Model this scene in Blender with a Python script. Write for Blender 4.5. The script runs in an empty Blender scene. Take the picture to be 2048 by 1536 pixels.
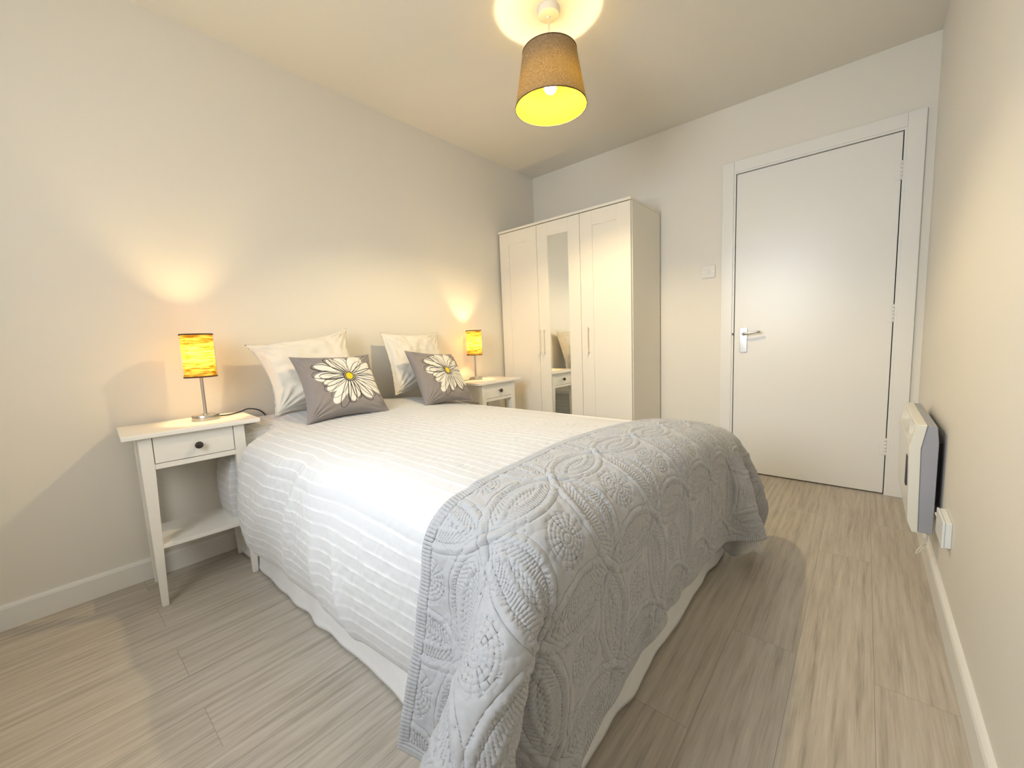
import bpy, bmesh, math, random
import numpy as np
from mathutils import Vector, Matrix

scene = bpy.context.scene
COL = scene.collection
PI = math.pi

# ------------------------------------------------------------------ camera
W, H, FRONT = 2.622, 2.462, -3.78            # room: x 0..W, y FRONT..0, z 0..H
CAM = dict(f=815.6, x=2.385, y=-3.158, z=0.993, yaw=40.95, pitch=-6.18, roll=-2.355)
yw, pt, rl = (math.radians(CAM[k]) for k in ('yaw', 'pitch', 'roll'))
fwd = Vector((-math.sin(yw)*math.cos(pt), math.cos(yw)*math.cos(pt), math.sin(pt)))
rgt = Vector((math.cos(yw), math.sin(yw), 0)); upv = rgt.cross(fwd)
r2 = rgt*math.cos(rl) + upv*math.sin(rl); u2 = upv*math.cos(rl) - rgt*math.sin(rl)
cam = bpy.data.cameras.new('camera')
cam.sensor_fit = 'HORIZONTAL'; cam.sensor_width = 36; cam.lens = CAM['f']/2048*36
cam.clip_start = 0.02
camo = bpy.data.objects.new('camera', cam); COL.objects.link(camo)
M = Matrix((r2, u2, -fwd)).transposed().to_4x4(); M.translation = Vector((CAM['x'], CAM['y'], CAM['z']))
camo.matrix_world = M
scene.camera = camo

# ------------------------------------------------------------------ light and exposure
vs = scene.view_settings
vs.view_transform = 'Standard'; vs.look = 'None'; vs.gamma = 1; vs.use_curve_mapping = False
vs.exposure = 0.22
WARM = (1.0, 0.765, 0.41)
COOL = (0.78, 0.89, 1.0)
PENDANT_W, TABLE_W, WINDOW_W = 40.0, 7.5, 10.0
world = bpy.data.worlds.new('world'); scene.world = world; world.use_nodes = True
world.node_tree.nodes['Background'].inputs[0].default_value = (0.75, 0.86, 1.0, 1)
world.node_tree.nodes['Background'].inputs[1].default_value = 1.0
WIN = (0.95, 1.90, 0.95, 2.12)                # window opening x0,x1,z0,z1 in the wall behind the camera
def area(name, loc, rot, sx, sy, power, color, spread=180):
    l = bpy.data.lights.new(name, 'AREA'); l.shape = 'RECTANGLE'; l.size = sx; l.size_y = sy
    l.energy = power; l.color = color; l.spread = math.radians(spread)
    o = bpy.data.objects.new(name, l); o.location = loc; o.rotation_euler = rot; COL.objects.link(o)
    return o
area('window_daylight', ((WIN[0]+WIN[1])/2, FRONT-0.02, (WIN[2]+WIN[3])/2), (math.radians(72), 0, math.radians(-4)),
     WIN[1]-WIN[0]-.1, WIN[3]-WIN[2]-.1, WINDOW_W, COOL, 105)
area('window_fill', ((WIN[0]+WIN[1])/2, FRONT-0.02, (WIN[2]+WIN[3])/2), (math.radians(90), 0, 0),
     WIN[1]-WIN[0]-.1, WIN[3]-WIN[2]-.1, 13.5, (1.0, .97, .90))  # second light added in the window opening as soft warm fill

# ------------------------------------------------------------------ material helpers
class NT:
    def __init__(s, name):
        s.m = bpy.data.materials.new(name); s.m.use_nodes = True
        s.n = s.m.node_tree.nodes; s.l = s.m.node_tree.links
        s.b = s.n['Principled BSDF']; s.out = s.n['Material Output']
    def new(s, t, **kw):
        n = s.n.new(t)
        for k, v in kw.items(): setattr(n, k, v)
        return n
    def math(s, op, a, b=None, c=None):
        n = s.new('ShaderNodeMath', operation=op)
        for i, v in enumerate((a, b, c)):
            if v is None: continue
            if isinstance(v, (int, float)): n.inputs[i].default_value = v
            else: s.l.new(v, n.inputs[i])
        return n.outputs[0]
    def mix(s, fac, a, b):
        n = s.new('ShaderNodeMix', data_type='RGBA')
        for i, v in ((0, fac), (6, a), (7, b)):
            if isinstance(v, (int, float)): n.inputs[i].default_value = v
            elif isinstance(v, tuple): n.inputs[i].default_value = (*v, 1)
            else: s.l.new(v, n.inputs[i])
        return n.outputs[2]
    def noise(s, vec, scale, detail=3, rough=.5):
        n = s.new('ShaderNodeTexNoise'); n.inputs['Scale'].default_value = scale
        n.inputs['Detail'].default_value = detail; n.inputs['Roughness'].default_value = rough
        if vec is not None: s.l.new(vec, n.inputs['Vector'])
        return n.outputs['Fac']
    def mapping(s, vec, scale=(1, 1, 1), rot=(0, 0, 0), loc=(0, 0, 0)):
        n = s.new('ShaderNodeMapping'); n.inputs['Scale'].default_value = scale
        n.inputs['Rotation'].default_value = rot; n.inputs['Location'].default_value = loc
        s.l.new(vec, n.inputs['Vector']); return n.outputs[0]
    def coord(s, w='Object'): return s.new('ShaderNodeTexCoord').outputs[w]
    def ramp(s, fac, stops):
        n = s.new('ShaderNodeValToRGB'); e = n.color_ramp.elements
        while len(e) < len(stops): e.new(.5)
        for i, (p, c) in enumerate(stops): e[i].position = p; e[i].color = (*c, 1)
        s.l.new(fac, n.inputs[0]); return n.outputs[0]
    def bump(s, h, strength=.3, dist=.01, prev=None):
        n = s.new('ShaderNodeBump'); n.inputs['Strength'].default_value = strength
        n.inputs['Distance'].default_value = dist; s.l.new(h, n.inputs['Height'])
        if prev is not None: s.l.new(prev, n.inputs['Normal'])
        return n.outputs[0]
    def setp(s, **kw):
        names = dict(color='Base Color', rough='Roughness', metal='Metallic', spec='Specular IOR Level',
                     normal='Normal', ecol='Emission Color', estr='Emission Strength', sheen='Sheen Weight',
                     coat='Coat Weight', crough='Coat Roughness', trans='Transmission Weight', ior='IOR')
        for k, v in kw.items():
            i = s.b.inputs[names[k]]
            if isinstance(v, (int, float)): i.default_value = v
            elif isinstance(v, tuple): i.default_value = (*v, 1)
            else: s.l.new(v, i)
        return s

def paint(name, c, rough=.5, bumpscale=260, bstr=.05, var=.02, spec=.4):
    t = NT(name); co = t.coord()
    n = t.noise(co, 3.0, 2)
    d = tuple(x*(1-var) for x in c)
    t.setp(color=t.mix(n, c, d), rough=rough, spec=spec,
           normal=t.bump(t.noise(co, bumpscale, 2), bstr, .002))
    return t.m

def cloth_mat(name, c, scale=900, bstr=.25, rough=.9, attr=None, wr=18):
    t = NT(name); co = t.coord()
    if attr:
        a = t.new('ShaderNodeAttribute', attribute_name=attr); col = a.outputs['Color']
    else: col = t.mix(t.noise(co, 40, 3), c, tuple(x*.95 for x in c))
    wx = t.new('ShaderNodeTexWave', wave_type='BANDS', bands_direction='X'); wx.inputs['Scale'].default_value = scale/6
    wy = t.new('ShaderNodeTexWave', wave_type='BANDS', bands_direction='Z'); wy.inputs['Scale'].default_value = scale/6
    t.l.new(co, wx.inputs[0]); t.l.new(co, wy.inputs[0])
    hh = t.math('ADD', wx.outputs['Fac'], wy.outputs['Fac'])
    b1 = t.bump(hh, bstr*.4, .0006)
    b2 = t.bump(t.noise(co, wr, 5, .6), bstr, .012, b1)
    t.setp(color=col, rough=rough, spec=.15, sheen=.25, normal=b2)
    return t.m

MT = {}
MT['wall'] = paint('wall_paint', (0.81, 0.782, 0.718), .55, 320, .10, .015)
MT['ceiling'] = paint('ceiling_paint', (0.81, 0.782, 0.718), .7, 320, .08, .015)
MT['gloss'] = paint('white_gloss_paint', (0.84, 0.835, 0.81), .30, 60, .06, .01, .5)
MT['trim'] = paint('white_satin_trim', (0.84, 0.83, 0.80), .33, 120, .04, .01, .5)
MT['white_wood'] = paint('white_stained_wood', (0.84, 0.82, 0.77), .38, 90, .05, .03)
MT['wardrobe'] = paint('white_foil', (0.84, 0.80, 0.71), .34, 200, .02, .01)
MT['plastic'] = paint('white_plastic', (0.82, 0.83, 0.82), .3, 400, .01, .01, .5)
MT['spur'] = paint('aged_white_plastic', (0.76, 0.74, 0.72), .35, 400, .01, .01, .5)
MT['heater_grey'] = paint('grey_enamel', (0.36, 0.37, 0.42), .35, 300, .01, .03, .5)
MT['heater_dark'] = paint('dark_recess', (0.06, 0.06, 0.075), .6, 300, .01, .02)
MT['gap_shade'] = paint('dark_gap_shade', (0.10, 0.085, 0.06), .9, 300, .01, .02)  # shade of narrow joints put into a colour
MT['black'] = paint('black_cable', (0.02, 0.018, 0.016), .45, 300, .01, .02)
MT['cream_cable'] = paint('cream_cable', (0.75, 0.70, 0.58), .45, 300, .01, .02)
MT['cream_plastic'] = paint('cream_plastic', (0.80, 0.78, 0.70), .35, 400, .01, .01, .5)
MT['knob'] = paint('dark_bronze', (0.035, 0.022, 0.02), .3, 300, .05, .1, .6)
MT['trim_brown'] = paint('brown_shade_tape', (0.11, 0.06, 0.03), .8, 300, .05, .1, .2)

def metal(name, c, rough, brush=0):
    t = NT(name); co = t.coord()
    n = t.noise(t.mapping(co, (3, 3, 700)) if brush else co, 40, 2)
    t.setp(color=c, metal=1.0, rough=rough, normal=t.bump(n, .08 if brush else .02, .001)); return t.m
MT['chrome'] = metal('chrome', (0.60, 0.59, 0.58), .20)
MT['nickel'] = metal('brushed_nickel', (0.55, 0.53, 0.48), .30, 1)
MT['mirror'] = metal('mirror_glass', (0.93, 0.95, 0.93), .01)
g = NT('window_glass'); tr = g.new('ShaderNodeBsdfTransparent'); gl = g.new('ShaderNodeBsdfGlossy'); gl.inputs['Roughness'].default_value = .02
mx = g.new('ShaderNodeMixShader'); mx.inputs[0].default_value = .06
g.l.new(tr.outputs[0], mx.inputs[1]); g.l.new(gl.outputs[0], mx.inputs[2]); g.l.new(mx.outputs[0], g.out.inputs[0]); MT['glass'] = g.m

def laminate():
    t = NT('grey_oak_laminate'); co = t.coord()
    br = t.new('ShaderNodeTexBrick'); br.offset = .37; br.offset_frequency = 2
    br.inputs['Scale'].default_value = 1; br.inputs['Brick Width'].default_value = 1.22; br.inputs['Row Height'].default_value = .178
    br.inputs['Mortar Size'].default_value = .0011; br.inputs['Mortar Smooth'].default_value = .4; br.inputs['Bias'].default_value = 0
    br.inputs['Color1'].default_value = (0, 0, 0, 1); br.inputs['Color2'].default_value = (1, 1, 1, 1); br.inputs['Mortar'].default_value = (.5, .5, .5, 1)
    rot = t.mapping(co, (1, 1, 1), (0, 0, PI/2), (.25, .05, 0)); t.l.new(rot, br.inputs[0])
    # each plank shifts its own grain
    sep = t.new('ShaderNodeSeparateXYZ'); t.l.new(rot, sep.inputs[0])
    row = t.math('FLOOR', t.math('DIVIDE', sep.outputs[1], .178))
    pl = t.math('ADD', t.math('MULTIPLY', row, 7.31), t.math('MULTIPLY', br.outputs['Color'], 3.7))
    cmb = t.new('ShaderNodeCombineXYZ'); t.l.new(sep.outputs[0], cmb.inputs[0]); t.l.new(sep.outputs[1], cmb.inputs[1]); t.l.new(pl, cmb.inputs[2])
    v1 = t.mapping(cmb.outputs[0], (1.6, 26, 1)); v2 = t.mapping(cmb.outputs[0], (5, 120, 1)); v3 = t.mapping(cmb.outputs[0], (.9, 5.0, 1))
    g1 = t.noise(v1, 1.6, 6, .62); g2 = t.noise(v2, 1.5, 4, .6); g3 = t.noise(v3, 1.3, 3, .5)
    # cathedral grain
    wv = t.new('ShaderNodeTexWave', wave_type='BANDS', bands_direction='Y'); wv.inputs['Scale'].default_value = 7
    wv.inputs['Distortion'].default_value = 9; wv.inputs['Detail'].default_value = 3; wv.inputs['Detail Scale'].default_value = .5
    t.l.new(t.mapping(cmb.outputs[0], (.35, 1.6, 1)), wv.inputs[0])
    f = t.math('ADD', t.math('ADD', t.math('MULTIPLY', g1, .48), t.math('MULTIPLY', g2, .35)),
               t.math('ADD', t.math('MULTIPLY', g3, .12), t.math('MULTIPLY', wv.outputs['Fac'], .05)))
    c = t.ramp(f, [(.34, (0.31, 0.272, 0.225)), (.50, (0.48, 0.435, 0.375)), (.66, (0.60, 0.555, 0.49))])
    c = t.mix(t.math('MULTIPLY', br.outputs['Color'], .16), c, (0.54, 0.50, 0.43))
    c = t.mix(t.math('MULTIPLY', br.outputs['Fac'], .45), c, (0.17, 0.14, 0.11))
    hb = t.math('SUBTRACT', f, t.math('MULTIPLY', br.outputs['Fac'], .6))
    t.setp(color=c, rough=.42, spec=.35, normal=t.bump(hb, .25, .002))
    return t.m
MT['floor'] = laminate()

# ------------------------------------------------------------------ mesh helpers
def link(name, me, mat, parent=None, smooth=True):
    o = bpy.data.objects.new(name, me); COL.objects.link(o)
    if mat is not None: me.materials.append(mat)
    if smooth: me.polygons.foreach_set('use_smooth', [True]*len(me.polygons))
    if parent is not None: o.parent = parent
    return o
def bm_obj(name, bm, mat, parent=None, smooth=False, bevel=0, seg=2):
    me = bpy.data.meshes.new(name); bm.normal_update(); bm.to_mesh(me); bm.free()
    o = link(name, me, mat, parent, smooth)
    if bevel:
        b = o.modifiers.new('bevel', 'BEVEL'); b.width = bevel; b.segments = seg; b.limit_method = 'ANGLE'; b.angle_limit = math.radians(40)
        me.polygons.foreach_set('use_smooth', [True]*len(me.polygons))
        w = o.modifiers.new('wn', 'WEIGHTED_NORMAL'); w.keep_sharp = False
    return o
def add_box(bm, x0, x1, y0, y1, z0, z1):
    v = [bm.verts.new((x, y, z)) for z in (z0, z1) for y in (y0, y1) for x in (x0, x1)]
    for f in ((0, 2, 3, 1), (4, 5, 7, 6), (0, 1, 5, 4), (2, 6, 7, 3), (0, 4, 6, 2), (1, 3, 7, 5)):
        bm.faces.new([v[i] for i in f])
    return v
def box(name, b, mat, parent=None, bevel=0):
    bm = bmesh.new(); add_box(bm, *b); return bm_obj(name, bm, mat, parent, bevel=bevel)
def boxes(name, bs, mat, parent=None, bevel=0):
    bm = bmesh.new()
    for b in bs: add_box(bm, *b)
    return bm_obj(name, bm, mat, parent, bevel=bevel)
def lathe(name, prof, mat, parent=None, loc=(0, 0, 0), n=48, axis='Z', smooth=True):
    bm = bmesh.new(); rings = []
    for r, z in prof:
        ring = []
        for k in range(n):
            a = 2*PI*k/n; p = (r*math.cos(a), r*math.sin(a), z)
            if axis == 'X': p = (p[2], p[0], p[1])
            if axis == 'Y': p = (p[0], -p[2], p[1])
            ring.append(bm.verts.new((p[0]+loc[0], p[1]+loc[1], p[2]+loc[2])))
        rings.append(ring)
    for a, b in zip(rings, rings[1:]):
        for k in range(n): bm.faces.new((a[k], a[(k+1) % n], b[(k+1) % n], b[k]))
    if prof[0][0] > 1e-5 and prof[0][0] < .9e9 and not (prof[0] == prof[-1]): bm.faces.new(rings[0][::-1]); bm.faces.new(rings[-1])
    bmesh.ops.recalc_face_normals(bm, faces=bm.faces)
    o = bm_obj(name, bm, mat, parent, smooth)
    if smooth:
        e = o.modifiers.new('es', 'EDGE_SPLIT'); e.split_angle = math.radians(35)
    return o
def tube(name, pts, r, mat, parent=None, n=10, smooth_path=True):
    P = [Vector(p) for p in pts]
    if smooth_path:
        Q = []
        for i in range(len(P)-1):
            a, b, c, d = P[max(i-1, 0)], P[i], P[i+1], P[min(i+2, len(P)-1)]
            for k in range(8):
                t = k/8
                Q.append(.5*((2*b)+(c-a)*t+(2*a-5*b+4*c-d)*t*t+(3*b-a-3*c+d)*t**3))
        Q.append(P[-1]); P = Q
    bm = bmesh.new(); rings = []; up = Vector((0, 0, 1))
    for i, p in enumerate(P):
        t = (P[min(i+1, len(P)-1)]-P[max(i-1, 0)]).normalized()
        u = up if abs(t.dot(up)) < .95 else Vector((1, 0, 0))
        s = t.cross(u).normalized(); w = s.cross(t)
        rings.append([bm.verts.new(p+(s*math.cos(2*PI*k/n)+w*math.sin(2*PI*k/n))*r) for k in range(n)])
    for a, b in zip(rings, rings[1:]):
        for k in range(n): bm.faces.new((a[k], a[(k+1) % n], b[(k+1) % n], b[k]))
    bm.faces.new(rings[0]); bm.faces.new(rings[-1][::-1])
    bmesh.ops.recalc_face_normals(bm, faces=bm.faces)
    return bm_obj(name, bm, mat, parent, True)
def grid_mesh(name, V, mat, parent=None, colors=None, closed=False, flip=False):
    ni, nj = V.shape[:2]
    idx = np.arange(ni*nj).reshape(ni, nj)
    f = np.stack([idx[:-1, :-1], idx[1:, :-1], idx[1:, 1:], idx[:-1, 1:]], -1).reshape(-1, 4)
    if flip: f = f[:, ::-1]
    me = bpy.data.meshes.new(name)
    me.vertices.add(ni*nj); me.vertices.foreach_set('co', V.reshape(-1).astype(np.float32))
    me.loops.add(f.size); me.loops.foreach_set('vertex_index', f.reshape(-1).astype(np.int32))
    me.polygons.add(len(f)); me.polygons.foreach_set('loop_start', np.arange(0, f.size, 4, dtype=np.int32))
    me.polygons.foreach_set('loop_total', np.full(len(f), 4, dtype=np.int32))
    me.update(calc_edges=True)
    if colors is not None:
        a = me.color_attributes.new('pattern', 'FLOAT_COLOR', 'POINT')
        c = np.ones((ni*nj, 4), np.float32); c[:, :3] = colors.reshape(-1, 3); a.data.foreach_set('color', c.reshape(-1))
    return link(name, me, mat, parent, True)
def normals_of(V):
    du = np.gradient(V, axis=0); dv = np.gradient(V, axis=1)
    n = np.cross(du, dv); return n/(np.linalg.norm(n, axis=-1, keepdims=True)+1e-12)
def resample(G, ni, nj):
    """smooth (cubic) resampling of a coarse grid of points"""
    def ax(A, n):
        m = A.shape[0]; t = np.linspace(0, m-1, n); i = np.minimum(t.astype(int), m-2); u = (t-i)[:, None, None]
        p = np.concatenate([2*A[:1]-A[1:2], A, 2*A[-1:]-A[-2:-1]])
        a, b, c, d = p[i], p[i+1], p[i+2], p[i+3]
        return .5*(2*b+(c-a)*u+(2*a-5*b+4*c-d)*u*u+(3*b-a-3*c+d)*u**3)
    return ax(ax(G, ni).transpose(1, 0, 2), nj).transpose(1, 0, 2)
def vnoise(x, y, seed=0):
    """smooth value noise, about -1..1"""
    rs = np.random.RandomState(seed); T = rs.rand(256, 256)*2-1
    xi = np.floor(x).astype(int); yi = np.floor(y).astype(int); fx = x-xi; fy = y-yi
    fx = fx*fx*(3-2*fx); fy = fy*fy*(3-2*fy)
    g = lambda a, b: T[a % 256, b % 256]
    return (g(xi, yi)*(1-fx)+g(xi+1, yi)*fx)*(1-fy)+(g(xi, yi+1)*(1-fx)+g(xi+1, yi+1)*fx)*fy
def sstep(a, b, x):
    t = np.clip((x-a)/(b-a), 0, 1); return t*t*(3-2*t)
def thing(name, label, cat, loc=(0, 0, 0), rz=0, group=None):
    o = bpy.data.objects.new(name, None); COL.objects.link(o); o.location = loc; o.rotation_euler = (0, 0, rz)
    o.empty_display_size = .1
    return tag(o, label, cat, group)
def tag(o, label, cat, group=None):
    o['label'] = label; o['category'] = cat
    if group: o['group'] = group
    return o
def struct(o): o['kind'] = 'structure'; return o
def copy_tree(o, parent=None):
    c = o.copy(); COL.objects.link(c)
    if parent is not None: c.parent = parent
    for ch in o.children: copy_tree(ch, c)
    return c

# ------------------------------------------------------------------ room shell
T = .12
DX0, DX1, DZ = 1.698, 2.499, 2.019
struct(box('floor', (-T, W+T, FRONT-T, T, -.08, 0), MT['floor']))
struct(box('ceiling', (-T, W+T, FRONT-T, T, H, H+.1), MT['ceiling']))
struct(box('wall_left', (-T, 0, FRONT-T, T, 0, H), MT['wall']))
struct(box('wall_right', (W, W+T, FRONT-T, T, 0, H), MT['wall']))
OX0, OX1, OZ = DX0-.03, DX1+.03, DZ+.03
struct(boxes('wall_back', [(0, OX0, 0, T, 0, H), (OX1, W, 0, T, 0, H), (OX0, OX1, 0, T, OZ, H)], MT['wall']))
wx0, wx1, wz0, wz1 = WIN
struct(boxes('wall_front', [(0, wx0, FRONT-T, FRONT, 0, H), (wx1, W, FRONT-T, FRONT, 0, H),
                            (wx0, wx1, FRONT-T, FRONT, 0, wz0), (wx0, wx1, FRONT-T, FRONT, wz1, H)], MT['wall']))
# window behind the camera
win = struct(boxes('window_1', [(wx0, wx0+.05, FRONT-.10, FRONT-.04, wz0, wz1), (wx1-.05, wx1, FRONT-.10, FRONT-.04, wz0, wz1),
                                (wx0+.05, wx1-.05, FRONT-.10, FRONT-.04, wz0, wz0+.05), (wx0+.05, wx1-.05, FRONT-.10, FRONT-.04, wz1-.05, wz1),
                                ], MT['plastic']))
box('pane', (wx0+.05, wx1-.05, FRONT-.075, FRONT-.069, wz0+.05, wz1-.05), MT['glass'], win)
box('window_sill', (wx0-.04, wx1+.04, FRONT-.04, FRONT+.05, wz0-.03, wz0), MT['trim'], win, .004)

def baseboard(name, a, b, inward):
    # rounded-top skirting between two points along a wall
    a = Vector((*a, 0)); b = Vector((*b, 0)); n = Vector((*inward, 0)); h, t = .094, .015
    prof = [(0, 0), (t, 0), (t, h-.014), (t-.003, h-.006), (t-.008, h-.001), (0, h)]
    bm = bmesh.new(); R = [[bm.verts.new(p+n*d+Vector((0, 0, z))) for d, z in prof] for p in (a, b)]
    k = len(prof)
    for i in range(k): bm.faces.new((R[0][i], R[0][(i+1) % k], R[1][(i+1) % k], R[1][i]))
    bm.faces.new(R[0][::-1]); bm.faces.new(R[1])
    bmesh.ops.recalc_face_normals(bm, faces=bm.faces)
    return struct(bm_obj(name, bm, MT['trim'], smooth=False))
baseboard('baseboard_left', (0, FRONT), (0, 0), (1, 0))
baseboard('baseboard_right', (W, FRONT), (W, 0), (-1, 0))
baseboard('baseboard_back', (.015, 0), (1.613, 0), (0, -1))
baseboard('baseboard_front', (.015, FRONT), (W-.015, FRONT), (0, 1))

# door, frame, furniture
AX0, AX1, AZ = 1.613, 2.585, 2.104
fr = struct(boxes('trim_1', [(AX0, DX0-.014, -.018, 0, 0, AZ), (DX1+.014, AX1, -.018, 0, 0, AZ), (DX0-.014, DX1+.014, -.018, 0, DZ+.014, AZ)], MT['gloss'], bevel=.003))
boxes('door_lining', [(OX0, DX0-.003, -.012, T, 0, OZ), (DX1+.003, OX1, -.012, T, 0, OZ), (DX0-.003, DX1+.003, -.012, T, DZ+.003, OZ)], MT['gloss'], fr)
boxes('stop_and_light_block', [(DX0-.003, DX0+.02, .046, .07, 0, DZ+.003), (DX1-.02, DX1+.003, .046, .07, 0, DZ+.003), (DX0+.02, DX1-.02, .046, .07, DZ-.02, DZ+.003),
                    (DX0-.003, DX1+.003, .07, .075, 0, DZ+.003)], MT['gap_shade'], fr)  # stops plus an added sheet block light leaks; dark colour stands for shade
door = struct(box('door_1', (DX0+.0012, DX1-.0012, -.004, .040, .008, DZ-.0012), MT['gloss'], bevel=.0012))
for z in (1.818, 1.054, .287):
    h = box('hinge', (DX1-.026, DX1+.020, -.0072, -.0042, z-.05, z+.05), MT['gloss'], door, .0008)
    bm = bmesh.new()
    for k in range(5):
        m = Matrix.Translation((DX1, -.010, z-.04+k*.02))
        bmesh.ops.create_cone(bm, cap_ends=True, segments=14, radius1=.0055, radius2=.0055, depth=.0188, matrix=m)
    bm_obj('hinge_pin', bm, MT['gloss'], h, True)
def plate_outline(bm, x0, x1, z0, z1, y0, y1, r, n=6):
    pts = []
    for cx, cz, a0 in ((x1-r, z1-r, 0), (x0+r, z1-r, PI/2), (x0+r, z0+r, PI), (x1-r, z0+r, 3*PI/2)):
        for k in range(n+1): a = a0+PI/2*k/n; pts.append((cx+r*math.cos(a), cz+r*math.sin(a)))
    A = [bm.verts.new((x, y0, z)) for x, z in pts]; B = [bm.verts.new((x, y1, z)) for x, z in pts]
    bm.faces.new(A); bm.faces.new(B[::-1])
    for i in range(len(pts)): bm.faces.new((A[i], A[(i+1) % len(pts)], B[(i+1) % len(pts)], B[i]))
    bmesh.ops.recalc_face_normals(bm, faces=bm.faces)
hd = bpy.data.objects.new('door_handle', None); COL.objects.link(hd); hd.parent = door
bm = bmesh.new(); plate_outline(bm, 1.735, 1.778, .843, 1.008, -.004, -.012, .007)
hp = bm_obj('backplate', bm, MT['chrome'], hd, bevel=.0015)
lathe('spindle_boss', [(0, 0), (.013, 0), (.013, .012), (.0095, .016), (.0095, .045), (0, .045)], MT['chrome'], hd, (1.757, -.012, .970), 24, 'Y')
tube('lever', [(1.757, -.052, .970), (1.772, -.056, .969), (1.800, -.057, .973), (1.835, -.056, .978), (1.862, -.052, .979)], .0075, MT['chrome'], hd, 14)
for x in (1.7425, 1.7705):
    for z in (.852, .999):
        lathe('screw', [(0, 0), (.0036, 0), (.003, .0015), (0, .0018)], MT['chrome'], hp, (x, -.012, z), 12, 'Y')
box('latch_keep', (DX0-.010, DX0-.0035, -.0185, -.012, .962, .976), MT['knob'], fr)

# light switch
sw = thing('light_switch', 'square white rocker light switch on the wall beside the door', 'light switch', (1.528, 0, 1.414))
bm = bmesh.new(); plate_outline(bm, -.0435, .0435, -.0435, .0435, 0, -.009, .004); bm_obj('plate', bm, MT['spur'], sw, bevel=.002)
bm = bmesh.new(); v = add_box(bm, -.0075, .0075, -.0145, -.009, -.0125, .0125)
bm_obj('rocker', bm, MT['spur'], sw, bevel=.001)
for x in (-.0305, .0305): lathe('screw', [(0, 0), (.0036, 0), (.0034, .0008), (0, .001)], MT['nickel'], sw, (x, -.009, .0), 12, 'Y')

# ------------------------------------------------------------------ bed
def bed_top(y):
    return .648 - .105*np.clip((y+2.10)/.95, 0, 1.05)**2
bed = thing('double_bed', 'double bed base and mattress under the white duvet, white skirt reaching the floor', 'bed', (0, 0, 0))
box('divan_base', (.045, 1.90, -2.555, -1.205, .06, .33), MT['spur'], bed, .01)
box('mattress', (.045, 1.92, -2.555, -1.20, .33, .565), cloth_mat('mattress_ticking', (.8, .8, .78)), bed, .045)
for x in (.14, 1.80):
    for y in (-2.45, -1.32): lathe('leg', [(0, 0), (.022, 0), (.026, .06), (0, .06)], MT['black'], bed, (x, y, 0), 16)
# skirt: one pleated strip round near side, foot, far side
def skirt():
    path = []
    for s in np.linspace(.03, 1.87, 300): path.append((s, -2.583-.005*min(1, s/.5), 0, -1))
    for a in np.linspace(0, PI/2, 14)[1:-1]: path.append((1.87+.05*math.sin(a), -2.538-.05*math.cos(a), math.sin(a), -math.cos(a)))
    for s in np.linspace(-2.538, -1.24, 220): path.append((1.92, s, 1, 0))
    for a in np.linspace(0, PI/2, 14)[1:-1]: path.append((1.87+.05*math.cos(a), -1.24+.05*math.sin(a), math.cos(a), math.sin(a)))
    for s in np.linspace(1.87, .03, 200): path.append((s, -1.19, 0, 1))
    P = np.array(path); n = len(P); arc = np.concatenate([[0], np.cumsum(np.hypot(*np.diff(P[:, :2], axis=0).T))])
    nz = 34; V = np.zeros((n, nz, 3))
    for j in range(nz):
        t = j/(nz-1)
        A = arc
        w = (.006*vnoise(A*5, A*0+3.3, 5)+.010*vnoise(A*11, A*0+1.3+t*.5, 6)*t + .012*t)*t
        zb = .005+.004*(1+vnoise(A*4, A*0+.7, 8))+.0*A
        V[:, j, 0] = P[:, 0]+P[:, 2]*w; V[:, j, 1] = P[:, 1]+P[:, 3]*w
        V[:, j, 2] = .36*(1-t)+zb*t
        if j == nz-1 or j == nz-2: V[:, j, 0] += P[:, 2]*.002; V[:, j, 1] += P[:, 3]*.002
    return V
o = grid_mesh('bed_skirt', skirt(), cloth_mat('skirt_cotton', (.80, .81, .83), bstr=.18), bed)
sm = o.modifiers.new('solid', 'SOLIDIFY'); sm.thickness = .002

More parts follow.
